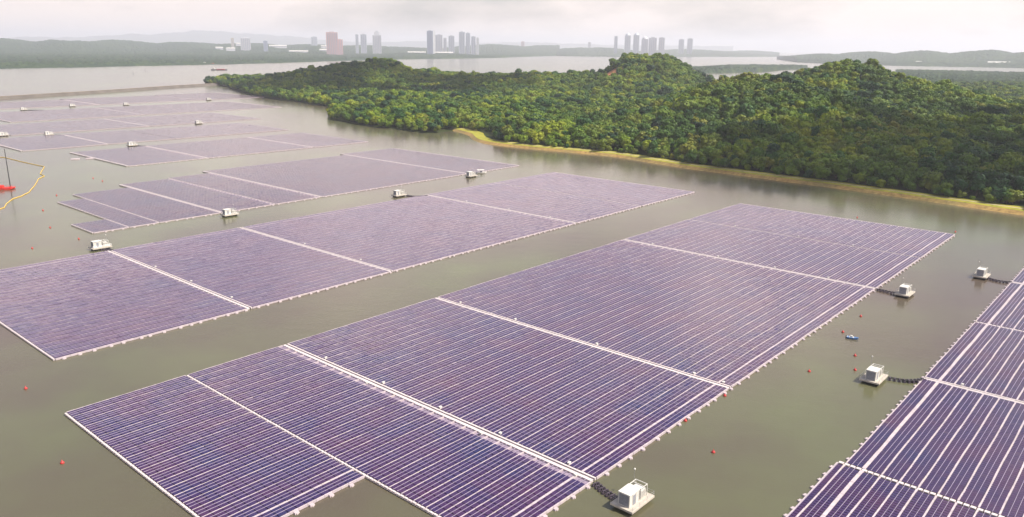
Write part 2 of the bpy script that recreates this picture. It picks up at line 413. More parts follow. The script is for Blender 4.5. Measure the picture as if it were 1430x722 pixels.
def make_array(label, secs, walks, thick=None, detail=2, edge_v=None, group='floating solar arrays', pitch_u=1.0, seed=0, wide=.27, fill=.90, chain=.22, base='lightbase', jboxes=()):
    """secs: list of (u0,u1,v_hi,n_strips); walks: list of (u, v_hi, v_lo, style)"""
    rng = np.random.default_rng(100+seed)
    u_c = secs[0][0]; root = empty('floating_solar_array', (*uvw(u_c, secs[0][2]), 0), ROT_U)
    # local frame: x = u - u_c, y = -(v - v_hi0)?  (u, v) is left-handed, so local y = v_hi0 - v
    v_c = secs[0][2]
    tag(root, label, 'solar array', group)
    def loc(co):
        co = np.array(co, float); co[:, 0] -= u_c; co[:, 1] = v_c-co[:, 1]; return co
    def conv(me):
        n = len(me.vertices); c = np.empty(n*3, np.float32); me.vertices.foreach_get('co', c); c = loc(c.reshape(-1, 3))
        me.vertices.foreach_set('co', c.astype(np.float32).ravel()); me.flip_normals(); me.update(); return me
    def wof(k, ns): return .30 if k == 0 or k >= ns else (wide*2.1 if k == thick else wide)
    wset = sorted(set(round(x[0], 1) for x in walks))
    for (u0, u1, vh, ns) in secs:
        vl = vh-ns*P
        ea = max([.25]+[1.05 if x[3] else chain+.1 for x in walks if abs(u0-x[0]) < 1]); eb = max([.25]+[1.05 if x[3] else chain+.1 for x in walks if abs(u1-x[0]) < 1])
        a, b = u0+ea, u1-eb
        c, q = boxes_np([(a-.1, b+.1, vl, vh, .02, .22)])
        sec = put('panel_section', conv(mesh_np('panel_section', c, q, None, [M[base]])), root)
        if detail >= 1:
            us = np.arange(a+pitch_u/2, b-pitch_u/2+.01, pitch_u)
            for k in range(math.ceil(ns)):
                v0 = vh-k*P
                wd = wof(k, ns); wn = wof(k+1, ns); pw = (P-wd/2-wn/2-.06-.1)/3
                c, q, t = quads_panels(us, v0, 3 if k+1 <= ns else 1, -.005, rng, pitch_u*fill, wd, wn)
                if detail >= 2:
                    fr = [(a, b, v0-wd/2-.03-j*(pw+.05)-.01, v0-wd/2-.03-j*(pw+.05)+.06, .60, .70) for j in ((1, 2) if k+1 <= ns else (1,))]
                    c2, q2 = boxes_np(fr); q = np.concatenate([q, q2+len(c)]); c = np.concatenate([c, c2]); t = np.concatenate([t, np.zeros(len(q2))])
                    fm = np.r_[np.zeros(len(q)-len(q2)), np.ones(len(q2))]
                    me = mesh_np('panel_row', c, q, None, [M['panel'], M['frame']], fm, fattr={'tint': t})
                else: me = mesh_np('panel_row', c, q, None, [M['panel']], fattr={'tint': t})
                put('panel_row', conv(me), sec)
                put('row_walkway', conv(row_walk_mesh(a, b, v0, wd, rng)), sec)
            put('row_walkway', conv(row_walk_mesh(a, b, vl, wof(ns, ns), rng)), sec)
        else:
            us = np.arange(a+pitch_u/2, b-pitch_u/2+.01, pitch_u)
            cs, qs, ts, nb = [], [], [], 0
            for k in range(ns):
                c, q, t = quads_panels(us, vh-k*P, 3, -.005, rng, pitch_u*.90)
                cs.append(c); qs.append(q+nb); ts.append(t); nb += len(c)
            put('panel_field', conv(mesh_np('panel_field', np.concatenate(cs), np.concatenate(qs), None, [M['panel']], fattr={'tint': np.concatenate(ts)})), sec)
            rows = [(a, b, vh-k*P-.22, vh-k*P+.22, .05, .5) for k in range(ns+1)]
            c, q = boxes_np(rows); put('row_walkway', conv(mesh_np('row_walkway', c, q, None, [M['float']])), sec)
    for (u, va, vb, st) in walks:
        put('cross_walkway', conv(cross_walk_mesh(u, va, vb, st, rng, chain)), root)
    if edge_v is not None:
        for (u0, u1, v, sgn, n) in edge_v:
            for i in range(n):
                u = u0+(u1-u0)*(i+.5+rng.uniform(-.22, .22))/n
                o = put('edge_float', edge_me, root, (u-u_c, v_c-v, 0), 0 if sgn > 0 else pi)
    for (u, v) in jboxes:
        put('junction_box', jbox_me, root, (u-u_c, v_c-v, 0), rng.uniform(-.1, .1))
    return root
VB, VC, VD, VF, VG, VH, VI, VJ = -82.8, -235., -389., -591., -735., -868., -1012., -1222.
# middle front array
make_array('large middle array in front, cabin barge off its lower right corner',
    [(60, 91, VB-10*P, 21), (91, 122, VB, 31), (122, 184.5, VB, 31), (184.5, 306.5, VB, 31), (306.5, 369, VB, 31), (369, 430, VB, 31)],
    [(60, VB-10*P, VB-31*P, 0), (91, VB, VB-31*P, 0), (122, VB, VB-31*P, 1), (184.5, VB, VB-31*P, 1), (306.5, VB, VB-31*P, 1), (369, VB, VB-31*P, 0), (430, VB, VB-31*P, 0)],
    thick=1, pitch_u=2.0, fill=.925, detail=2, edge_v=[(124, 428, VB+.45, 1, 62), (61, 90, VB-10*P+.45, 1, 6), (92, 121, VB+.45, 1, 6)], seed=1,
    jboxes=[(122+1.6, VB-j*P-.3) for j in (2, 7.5, 13, 19, 26)]+[(122-1.3, VB-j*P) for j in (1, 8.5, 20)]+[(186, VB-j*P-.3) for j in (.6, 3, 12, 21, 28)]+[(308, VB-j*P) for j in (5, 11, 18, 27)]+[(370.2, VB-j*P) for j in (8, 15, 24)])
# right array, runs out of the picture
VE = -45.5+24*P
make_array('array cut by the right picture edge, with broad pinkish white walkways between rows',
    [(96, 164.5, VE, 24.42), (164.5, 227.3, VE, 24), (227.3, 290, VE, 24), (290, 353, VE, 24), (353, 416, VE, 24)],
    [(164.5, VE, VE-24.42*P, 0), (227.3, VE, VE-24*P, 1), (290, VE, VE-24*P, 0), (353, VE, VE-24*P, 1)],
    thick=23, wide=.37, fill=.82, chain=.42, base='base', detail=2, edge_v=[(166, 414, VE-24*P-.45, -1, 62), (100, 163, VE-24.42*P-.45, -1, 18)], seed=2,
    jboxes=[(228.8, VE-j*P) for j in (21.5, 15)])
# second array
make_array('long second array behind the middle one, its left end cut by the picture edge',
    [(71, 133, VC, 31), (133, 196, VC, 31), (196, 320, VC, 31), (320, 383, VC, 31), (383, 446, VC, 31)],
    [(71, VC, VC-31*P, 0), (133, VC, VC-31*P, 1), (196, VC, VC-31*P, 1), (320, VC, VC-31*P, 1), (383, VC, VC-31*P, 0), (446, VC, VC-31*P, 0)],
    thick=30, pitch_u=2.0, fill=.925, detail=2, edge_v=[(72, 445, VC+.45, 1, 90)], seed=3, jboxes=[(134.6, VC-j*P) for j in (4, 12, 20)]+[(198, VC-j*P) for j in (6, 17)]+[(321.6, VC-j*P) for j in (5, 13, 22)])
# third array with stepped left end
make_array('third array with a stepped left end and five thin pale cross walkways',
    [(142, 159, VD, 7), (159, 174, VD, 25), (174, 208, VD, 30), (208, 241, VD, 34), (241, 272, VD, 35), (272, 397, VD, 38), (397, 454, VD, 40)],
    [(142, VD, VD-7*P, 0), (159, VD, VD-25*P, 0), (174, VD, VD-30*P, 0), (208, VD, VD-34*P, 1), (241, VD, VD-35*P, 0), (272, VD, VD-38*P, 1), (397, VD, VD-40*P, 1), (454, VD, VD-40*P, 0)],
    thick=1, detail=0, pitch_u=2.0, seed=4, edge_v=[(144, 450, VD+.8, 1, 60)])
make_array('fourth array beyond the wide channel with a white float edge on its left',
    [(246, 308, VF, 29), (308, 408, VF, 29), (408, 470, VF, 29)],
    [(246, VF, VF-29*P, 1), (308, VF, VF-29*P, 1), (408, VF, VF-29*P, 1)], detail=0, pitch_u=2.0, seed=5, edge_v=[(250, 468, VF+.8, 1, 40)])
make_array('fifth array, a pale far strip whose white left edge points at the red barge',
    [(222, 291, VG, 29), (291, 353, VG, 29), (353, 478, VG, 27)],
    [(222, VG, VG-29*P, 1), (291, VG, VG-29*P, 1), (422, VG, VG-27*P, 0)], detail=0, pitch_u=2.0, seed=6)
make_array('sixth array from the front, a thin hazy lilac strip',
    [(255, 389, VH, 32), (389, 527, VH, 32)],
    [(255, VH, VH-32*P, 0), (389, VH, VH-32*P, 1)], detail=0, pitch_u=4.0, seed=7)
make_array('seventh array, faint lilac strip second from the dam',
    [(299, 450, VI, 41), (450, 650, VI, 41)], [(299, VI, VI-41*P, 1), (450, VI, VI-41*P, 0)], detail=0, pitch_u=4.0, seed=8)
make_array('eighth array, farthest faint strip next to the dam',
    [(300, 480, VJ, 36), (480, 640, VJ, 42), (640, 756, VJ, 46)], [(480, VJ, VJ-36*P, 0)], detail=0, pitch_u=4.0, seed=9)

# ------------------------------------------------------------------ inverter platforms
def make_platform():
    """local x along u, y across (towards +v seen from above = -y); deck 8.2 x 5.0, top at 1.15"""
    t = empty('inverter_platform')
    d = MB().box(-4.1, 4.1, -2.6, 2.6, .85, 1.12).box(-4.1, 4.1, -2.6, -2.45, .70, .85).box(-4.1, 4.1, 2.45, 2.6, .70, .85)
    d.box(-4.1, -3.95, -2.45, 2.45, .70, .85).box(3.95, 4.1, -2.45, 2.45, .70, .85).build('deck', M['deck'], t)
    for x in (-2.7, 0, 2.7):
        MB().tube([(x, -2.2, .22), (x, -1.9, .22), (x, 1.9, .22), (x, 2.2, .22)], [.2, .62, .62, .2], 10).build('pontoon', M['dark'], t, True)
    c = MB().box(-3.2, .3, -1.25, 1.25, 1.12, 3.75)
    for x in (-3.2, -2.05, -.9, .24): c.box(x-.02, x+.08, -1.31, -1.25, 1.12, 3.75).box(x-.02, x+.08, 1.25, 1.31, 1.12, 3.75)
    cab = c.build('cabin', M['cabwhite'], t)
    MB().box(-3.35, .45, -1.42, 1.42, 3.75, 3.93, .05).build('roof', M['cabwhite'], cab)
    g = MB()
    for i in range(9): g.box(-3.27, -3.2, -1.1, 1.1, 1.3+i*.26, 1.3+i*.26+.2)
    g.build('louvre', M['cabgrey'], cab)
    for y0, y1 in ((-1.3, -1.25), (1.25, 1.3)):
        MB().box(-1.9, -1.05, y0, y1, 1.15, 3.25).build('door', M['cabgrey'], cab)
    k = MB().box(1.0, 2.9, -1.1, 1.1, 1.12, 2.9)
    for i in range(6): k.box(1.1+i*.3, 1.25+i*.3, -1.3, -1.1, 1.35, 2.7).box(1.1+i*.3, 1.25+i*.3, 1.1, 1.3, 1.35, 2.7)
    k.box(1.2, 1.4, -.5, .5, 2.9, 3.1).box(1.8, 2.0, -.5, .5, 2.9, 3.1)
    k.build('transformer', M['cabwhite'], t)
    f = MB()
    for (x, y) in ((.75, -1.35), (3.1, -1.35), (3.1, 1.35), (.75, 1.35)): f.box(x-.06, x+.06, y-.06, y+.06, 1.12, 3.7)
    f.box(.7, 3.15, -1.4, -1.28, 3.6, 3.72).box(.7, 3.15, 1.28, 1.4, 3.6, 3.72).box(.7, .82, -1.28, 1.28, 3.6, 3.72).box(3.03, 3.15, -1.28, 1.28, 3.6, 3.72).box(1.85, 1.97, -1.28, 1.28, 3.6, 3.72)
    f.build('canopy_frame', M['cabwhite'], t)
    r = MB()
    pts = [(-4, -2.5), (-1.4, -2.5), (1.4, -2.5), (4, -2.5), (4, 0), (4, 2.5), (1.4, 2.5), (-1.4, 2.5), (-4, 2.5)]
    for (x, y) in pts: r.tube([(x, y, 1.12), (x, y, 2.15)], .03, 6)
    for a, b in zip(pts[:-1], pts[1:]):
        for z in (1.65, 2.15): r.tube([(*a, z), (*b, z)], .022, 5)
    r.build('railing', M['galv'], t)
    m = MB().tube([(3.7, 2.1, 1.12), (3.7, 2.1, 5.2)], .04, 6); m.build('mast', M['galv'], t)
    MB().lathe([(.0, 0), (.2, .06), (.22, .3), (.1, .42), (0, .45)], 10, (3.7, 2.1, 5.2)).build('sensor', M['cabwhite'], t, True)
    return t
platform0 = make_platform()
plats = [  # u, v, turn, label, link to the array (u, v) or None
    (120.4, -72.2, 0, 'nearest white cabin barge at the bottom edge of the picture below the middle array', (121.3, -82.0), 10),
    (217.0, -55.8, 0, 'cabin barge moored by a curved black float bridge to the right hand array', (226.6, -45.2), 9),
    (306.9, -72.4, 0, 'cabin barge off the far right side of the middle array', (306.5, -82.0), 5),
    (354.3, -56.4, 0, 'cabin barge highest up beside the right hand array, under the forest bank', (353, -45.4), 8),
    (132.5, -356.5, 0, 'cabin barge at the upper left edge of the second array', (134.0, -347.5), 7),
    (207.5, -379.5, 0, 'cabin barge touching the near edge of the third array where a cross walkway ends', None, 0),
    (306.9, -358.5, 0, 'cabin barge above the second array on a long thin dark bridge', (319.5, -346.4), 7),
    (390.3, -378.6, 0, 'cabin barge in the channel next to the white canopied boat', None, 0),
    (300.6, -708, 0, 'far cabin barge at the upper edge of the fourth array', (308, -697), 6),
    (280.8, -846, 0, 'far cabin barge at the upper edge of the fifth array', (291, -834), 6),
    (441.0, -858, 0, 'far cabin barge alone in the pale channel behind the fourth and fifth arrays', None, 0),
    (645.0, -1214, 0, 'small far cabin barge closest to the forest point', None, 0),
    (503.0, -1189, 0, 'small far cabin barge, middle one of the row along the dam', None, 0),
    (436.8, -1209, 0, 'small far cabin barge second from the left below the dam', None, 0),
    (366.9, -1184, 0, 'small far cabin barge leftmost in the row below the dam', (385, -1165), 6),
    (248.4, -868, 0, 'far cabin barge cut by the left picture edge above the red barge', None, 0),
]
def make_link(a, b, bend, label):
    """floating cable bridge from a to b (u,v)"""
    a = uvw(*a); b = uvw(*b); n = np.array([-(b-a)[1], (b-a)[0]]); L = np.linalg.norm(b-a); n = n/L
    root = empty('float_bridge', (a[0], a[1], 0)); tag(root, label, 'float bridge', 'floating cable bridges')
    pts = []
    for i in range(25):
        t = i/24; p = a+(b-a)*t+n*bend*sin(pi*t)*(1 if t < .5 else 1)-a; pts.append((p[0], p[1]))
    tr = MB()
    for off in (-.35, .35):
        q = []
        for i, p in enumerate(pts):
            d = np.array(pts[min(i+1, 24)])-np.array(pts[max(i-1, 0)]); d /= np.linalg.norm(d); q.append((p[0]-d[1]*off, p[1]+d[0]*off, .62))
        tr.tube(q, .11, 6)
    tr.build('cable_pipe', M['dark'], root, True)
    m = max(4, int(L/1.05)); base = None
    for i in range(m):
        t = (i+.5)/m*24; k = int(t); fr = t-k; k2 = min(k+1, 24)
        x = pts[k][0]*(1-fr)+pts[k2][0]*fr; y = pts[k][1]*(1-fr)+pts[k2][1]*fr
        d = math.atan2(pts[k2][1]-pts[max(k-1, 0)][1], pts[k2][0]-pts[max(k-1, 0)][0])
        if base is None: base = MB().box(-.32, .32, -.95, .95, -.1, .45, .08).box(-.12, .12, -.75, .75, .45, .75, .02).mesh('bridge_float', M['darkfloat'])
        put('bridge_float', base, root, (x, y, 0), d)
    return root
for i, (u, v, rz, lab, lk, n) in enumerate(plats):
    o = platform0 if i == 0 else copy_tree(platform0)
    p = uvw(u, v); o.location = (p[0], p[1], 0); o.rotation_euler = (0, 0, ROT_U)
    tag(o, lab, 'cabin barge', 'inverter cabin barges')
    if lk:
        su = 3.6 if lk[0] > u+2 else (-1 if abs(lk[0]-u) < 2 else -3.6); sv = -2.6 if lk[1] < v else 2.6
        if i == 0: su = -1.0
        make_link((u+su, v+sv), lk, [.3, -1.6, .3, -1.5, 1.2, 0, -3.0, 0, -1.2, -1.2, 0, 0, 0, 0, -1, 0][i],
                  ['black float bridge running to the nearest white cabin barge', 'curved black float bridge ending at the right hand array', '', '', '', '', '', ''][i] if i < 2 else 'black float bridge to the '+lab.split(',')[0].replace(' on a long thin dark bridge', ''))

# ------------------------------------------------------------------ small craft, buoys, boom
def make_boat():
    t = empty('work_boat')
    def ring(x, w, z0, z1): return [(x, -w, z1), (x, -w*.75, z0), (x, 0, z0-.12), (x, w*.75, z0), (x, w, z1)]
    MB().sect([ring(-2.4, .95, -.05, .75), ring(-1, 1.1, -.12, .72), ring(.8, 1.0, -.12, .78), ring(2.0, .55, .05, .95), ring(2.6, .08, .35, 1.1)]).build('hull', M['blue'], t)
    MB().box(-2.3, -2.1, -.9, .9, .5, .8).box(-1.4, -1.0, -.9, .9, .72, .84).box(.2, .6, -.85, .85, .74, .86).build('thwart', M['cabwhite'], t)
    MB().box(-.9, .1, -.45, .45, .72, 1.5, .06).build('console', M['cabwhite'], t)
    MB().box(-2.75, -2.4, -.2, .2, .1, 1.15, .05).build('outboard_motor', M['dark'], t)
    return t
b = make_boat(); p = ground(1190, 473); b.location = (*p, 0); b.rotation_euler = (0, 0, -.5); b.scale = (.7, .7, .7)
tag(b, 'small blue open work boat between the two front arrays', 'boat')
def make_canopy_boat():
    t = empty('canopied_boat')
    def ring(x, w, z0, z1): return [(x, -w, z1), (x, -w*.8, z0), (x, w*.8, z0), (x, w, z1)]
    MB().sect([ring(-3.6, 1.5, -.1, .8), ring(0, 1.7, -.15, .8), ring(2.4, 1.5, -.1, .9), ring(3.8, .3, .3, 1.1)]).build('hull', M['cabwhite'], t)
    MB().box(-3.2, 2.2, -1.6, 1.6, 2.5, 2.65, .1).build('canopy', M['cabwhite'], t)
    f = MB()
    for x in (-3, -.5, 2):
        for y in (-1.45, 1.45): f.box(x-.05, x+.05, y-.05, y+.05, .7, 2.5)
    f.build('post', M['galv'], t)
    MB().box(-.6, .6, -.5, .5, .7, 1.7, .05).build('console', M['cabgrey'], t)
    return t
b = make_canopy_boat(); p = ground(672, 242); b.location = (*p, 0); b.rotation_euler = (0, 0, .3)
tag(b, 'white boat with a flat canopy beside the cabin barge in the channel', 'boat')
bm = MB().lathe([(0, -.2), (.36, -.12), (.45, .1), (.36, .34), (.14, .46), (.07, .8), (0, .84)], 12).mesh('red_buoy', M['buoy'], True)
buoys = [(36, 543, 'alone left of the middle array'), (87, 647, 'near the lower left corner of the picture'), (996, 632, 'lowest one between the two front arrays'),
    (1130, 519, 'left of the cabin barge with the curved bridge'), (1177, 464, 'just left of the blue boat'), (1194, 497, 'below the blue boat'),
    (1194, 517, 'right beside the railing of the cabin barge with the curved bridge'), (1202, 442, 'above the blue boat'), (1334, 324, 'off the top right corner of the middle array'),
    (1197, 304, 'beyond the far edge of the middle array'), (1012, 553, 'touching the right edge of the middle array at a cross walkway'), (957, 588, 'touching the right edge of the middle array lower down'),
    (70, 318, 'left of the stepped end of the third array'), (45, 347, 'above the left end of the second array'), (79, 273, 'next to the tip of the third array'),
    (110, 334, 'just above the cabin barge of the second array'), (60, 294, 'below the yellow boom'), (143, 253, 'nearest the fourth array'), (130, 249, 'second nearest the fourth array')]
for x, y, t in buoys:
    p = ground(x, y); o = put('red_buoy', bm, None, (*p, 0), random.random()*6); tag(o, 'small red buoy '+t, 'buoy', 'red marker buoys')
# flat white pontoon rafts at the fourth array
raft = MB().box(-3, 3, -2, 2, -.1, .5, .1).box(-.9, .9, -1.4, 1.4, .5, .62).mesh('float_raft', M['float'])
for x, y, t in ((105, 222.5, 'left one of two'), (126, 221.5, 'right one of two')):
    p = ground(x, y); o = put('float_raft', raft, None, (*p, 0), .3); tag(o, 'flat white float raft, %s off the left edge of the fourth array' % t, 'raft', 'white float rafts')
# yellow boom
bp = [(-14, 219), (6, 220), (30, 226), (62, 233), (56, 243), (62, 246), (54, 250), (48, 260), (40, 269), (30, 274), (18, 278), (9, 285), (6, 290), (-12, 296)]
pts = []
for i in range(len(bp)-1):
    for k in range(6):
        t = k/6; g = ground(bp[i][0]*(1-t)+bp[i+1][0]*t+random.uniform(-.35, .35), bp[i][1]*(1-t)+bp[i+1][1]*t); pts.append((g[0], g[1], .18))
boom = MB().tube(pts, .22, 7).build('floating_boom', M['yellow'], None, True)
tag(boom, 'yellow floating boom curling through the water right of the red barge', 'floating boom')
# red barge with a crane mast
def make_barge():
    t = empty('red_barge')
    h = MB(); ys = 3.6
    def ring(x, z0): return [(x, -ys, 1.3), (x, -ys, z0), (x, ys, z0), (x, ys, 1.3)]
    h.sect([ring(-10, .5), ring(-8.6, -.3), ring(8.6, -.3), ring(10, .5)]).build('hull', M['red'], t)
    MB().box(-8, -4, -2.6, 2.6, 1.3, 3.9, .06).build('deckhouse', M['red'], t)
    MB().box(-7.6, -4.4, -2.64, -2.58, 2.4, 3.2).box(-7.6, -4.4, 2.58, 2.64, 2.4, 3.2).build('window', M['glass'], t)
    r = MB()
    for x in np.linspace(-3, 9.4, 8):
        for y in (-3.4, 3.4): r.tube([(x, y, 1.3), (x, y, 2.4)], .06, 6)
    for y in (-3.4, 3.4): r.tube([(-3, y, 2.4), (9.4, y, 2.4)], .06, 6)
    r.build('railing', M['red'], t)
    MB().box(1.5, 4.2, -2, 2, 1.3, 2.9, .15).build('winch', M['red'], t)
    MB().tube([(8.4, 0, 1.3), (8.4, 0, 31)], [.3, .18], 8).build('mast', M['dark'], t)
    MB().box(7.6, 9.2, -.8, .8, 1.3, 2.0, .1).build('mast_foot', M['red'], t)
    return t
b = make_barge(); p = ground(15, 264); e = uvw(0, 0); ang = math.radians(8)
b.location = (p[0]-8.4*cos(ang), p[1]-8.4*sin(ang), 0); b.rotation_euler = (0, 0, ang); b.scale = (1, .8, .8)
tag(b, 'red work barge with a tall thin dark mast at the left picture edge', 'barge')
def ship(x, y, L, label):
    t = empty('cargo_ship', (*ground(x, y), 0), .05); tag(t, label, 'ship', 'ships in the strait')
    def ring(xx, w): return [(xx, -w, L*.05), (xx, -w*.8, -1), (xx, w*.8, -1), (xx, w, L*.05)]
    MB().sect([ring(-L/2, L*.07), ring(-L*.3, L*.09), ring(L*.35, L*.09), ring(L/2, L*.01)]).build('hull', M['dark'], t)
    MB().box(-L*.42, -L*.25, -L*.06, L*.06, L*.05, L*.15).build('superstructure', M['cabwhite'], t)
    MB().box(-L*.15, L*.35, -L*.06, L*.06, L*.05, L*.075).build('hatch', M['red'], t)
ship(306, 98, 55, 'dark low cargo ship off the tip of the forest point')
ship(292, 89.6, 60, 'dark barge close under the far left shore')
post_me = MB().tube([(0, 0, -1), (0, 0, 6)], [.5, .35], 7).lathe([(0, 6), (.9, 6.1), (.9, 6.8), (0, 7)], 8).mesh('marker_post', M['dark'])
for x, y, t in ((186, 104, 'left one'), (203, 99.5, 'right one')):
    o = put('marker_post', post_me, None, (*ground(x, y), 0)); tag(o, 'thin dark channel marker in the strait behind the dam, %s' % t, 'marker post', 'strait marker posts')

# ------------------------------------------------------------------ dam
def strip(name, pts, prof, mat, kind, label, cat=None):
    """sweep a profile [(offset to the left of travel, z)] along ground points"""
    pts = np.array(pts, float); n = len(pts)
    d = np.gradient(pts, axis=0); d /= np.linalg.norm(d, axis=1)[:, None]; nn = np.stack([-d[:, 1], d[:, 0]], 1)
    co = np.zeros((n, len(prof), 3))
    for j, (o, z) in enumerate(prof):
        oo = o(np.arange(n)) if callable(o) else o
        co[:, j, :2] = pts+nn*(oo[:, None] if np.ndim(oo) else oo); co[:, j, 2] = z
    k = len(prof); q = [(i*k+j, (i+1)*k+j, (i+1)*k+j+1, i*k+j+1) for i in range(n-1) for j in range(k-1)]
    me = mesh_np(name, co.reshape(-1, 3), q, None, [mat] if not isinstance(mat, list) else mat)
    return tag(put(name, me), label, cat, kind=kind)
def resample(pts, step):
    pts = np.array(pts, float); s = np.r_[0, np.cumsum(np.linalg.norm(np.diff(pts, axis=0), axis=1))]
    t = np.arange(0, s[-1], step); return np.stack([np.interp(t, s, pts[:, 0]), np.interp(t, s, pts[:, 1])], 1)
dam = resample([ground(-80, 143.5), ground(0, 138.5), ground(80, 133.3), ground(160, 128.3), ground(230, 123.2), ground(275, 120.3), ground(312, 118.3)], 20)
strip('dam', dam, [(-14, -1), (-3, 4.2), (3, 4.2), (12, -1)], M['dam'], 'structure', 'long low stone dam closing the reservoir')
strip('road', dam, [(-1.6, 4.25), (1.6, 4.25)], M['slope'], 'structure', 'pale service road along the dam crest')
# ------------------------------------------------------------------ main landmass
front = [(1700, 352), (1560, 323), (1430, 301), (1340, 288), (1265, 277), (1180, 265), (1100, 254.5), (1030, 245), (960, 236), (900, 226), (860, 219), (800, 213.5), (750, 209),
         (700, 204), (672, 200), (660, 195), (655, 189), (640, 184.5), (628, 182), (622, 184), (612, 186), (600, 187), (590, 186), (575, 184.5), (560, 182), (545, 179.5), (530, 179), (510, 176),
         (490, 172), (472, 169.5), (460, 167), (457, 162), (464, 156), (458, 149), (440, 147), (425, 144.5), (410, 142), (395, 141), (380, 138.5), (365, 136), (350, 132.5), (335, 128.5), (325, 124), (312, 120.5), (300, 118.5), (286, 117.8)]
fr_xy = np.array([ground(*q) for q in front])
fr_xy = np.vstack([fr_xy[0]+(fr_xy[0]-fr_xy[1])*5, fr_xy])
back = [(-720, 2000), (-500, 2080), (-200, 2150), (100, 2250), (300, 2050), (420, 1800), (700, 1900), (1300, 2000), (2200, 1900), (2200, 300), (1700, -40)]
back[0] = (fr_xy[-1][0]-25, fr_xy[-1][1]+60)
poly = np.vstack([fr_xy, np.array(back, float)])
def sdist(X, Y, P):
    """signed distance to a polygon, positive inside"""
    d = np.full(X.shape, 1e18); ins = np.zeros(X.shape, bool); n = len(P)
    for i in range(n):
        a = P[i]; b = P[(i+1) % n]; e = b-a; L = (e**2).sum()
        t = np.clip(((X-a[0])*e[0]+(Y-a[1])*e[1])/L, 0, 1)
        d = np.minimum(d, (X-a[0]-t*e[0])**2+(Y-a[1]-t*e[1])**2)
        c = ((a[1] > Y) != (b[1] > Y)) & (X < (b[0]-a[0])*(Y-a[1])/(b[1]-a[1]+1e-12)+a[0]); ins ^= c
    d = np.sqrt(d); return np.where(ins, d, -d)
CAN = 26.0
bumps = []                                            # px, py of the treetop silhouette, distance, sigma across/along
for (x, y, D, sx, sy) in [
    (886, 69, 1500, 44, 110), (922, 68, 1500, 46, 110), (872, 82, 1480, 44, 100), (940, 80, 1480, 46, 100), (820, 96, 1500, 70, 110), (972, 104, 1420, 40, 100),
    (530, 77, 1720, 55, 130), (485, 83, 1700, 60, 120), (450, 92, 1690, 70, 120), (415, 99, 1680, 60, 110), (575, 92, 1720, 80, 130), (620, 97, 1720, 90, 140),
    (660, 99, 1640, 90, 140), (700, 99, 1600, 90, 140), (750, 97, 1560, 90, 140), (785, 99, 1520, 80, 120),
    (1040, 97, 900, 55, 95), (1085, 103, 900, 70, 90), (1000, 114, 930, 50, 90), (1130, 118, 880, 70, 90),
    (1190, 77, 1150, 62, 100), (1150, 90, 1150, 80, 100), (1240, 96, 1130, 80, 100), (1285, 114, 1080, 75, 110), (1330, 128, 1040, 80, 110), (1380, 140, 1000, 90, 120), (1440, 147, 960, 100, 120), (1520, 150, 930, 120, 120),
    (760, 140, 1050, 120, 120), (640, 140, 1150, 120, 120), (900, 135, 1050, 110, 110)]:
    p = at_dist(x, y, D); bumps.append((p[0], p[1], p[2]-CAN, sx, sy))
EMB_N = 20                                            # front points that carry the embankment
def height(X, Y):
    sd = sdist(X, Y, poly)
    base = np.where(sd < 0, np.maximum(sd*.25, -4), 0)+np.clip(sd, 0, 60)/60*7+2*fbm(X/90, Y/90)*np.clip(sd/40, 0, 1)
    acc = np.zeros_like(X)
    for (bx, by, bz, sx, sy) in bumps:
        r = math.hypot(bx, by); ex, ey = by/r, -bx/r; fx, fy = bx/r, by/r
        a = (X-bx)*ex+(Y-by)*ey; d = (X-bx)*fx+(Y-by)*fy
        q = bz*np.exp(-.5*((a/sx)**2+(d/sy)**2)); acc = acc+np.maximum(q, 0)**12
    hb = acc**(1/12)
    h = base+hb*np.clip((sd-18)/70, 0, 1)
    h = h+(fbm(X/45+5, Y/45)-.5)*7*np.clip((sd-40)/80, 0, 1)
    return h, sd
gx = np.arange(-820, 1750, 9.0); gy = np.arange(40, 2300, 9.0)
X, Y = np.meshgrid(gx, gy, indexing='ij'); Hh, SD = height(X, Y)
# bare orange slope on the side of the peak
scar = at_dist(852, 103, 1430); SC = np.hypot((X-scar[0])/16, (Y-scar[1])/34)
nx, ny = X.shape; idx = np.arange(nx*ny).reshape(nx, ny)
q = np.stack([idx[:-1, :-1], idx[1:, :-1], idx[1:, 1:], idx[:-1, 1:]], -1).reshape(-1, 4)
keep = (SD > -14).ravel(); q = q[keep[q].all(1)]
tm = mesh_np('terrain', np.stack([X, Y, Hh], -1).reshape(-1, 3), q, None, [M['terrain']], smooth=True, vattr={'bare': np.clip(1.6-SC.ravel(), 0, 1)})
tag(put('terrain', tm), 'hilly forested land rising behind the reservoir bank', kind='structure')
def zat(x, y):
    x = np.asarray(x, float); y = np.asarray(y, float); fx = np.clip((x-gx[0])/9, 0, nx-2); fy = np.clip((y-gy[0])/9, 0, ny-2)
    i = fx.astype(int); j = fy.astype(int); a = fx-i; b = fy-j
    return (Hh[i, j]*(1-a)+Hh[i+1, j]*a)*(1-b)+(Hh[i, j+1]*(1-a)+Hh[i+1, j+1]*a)*b
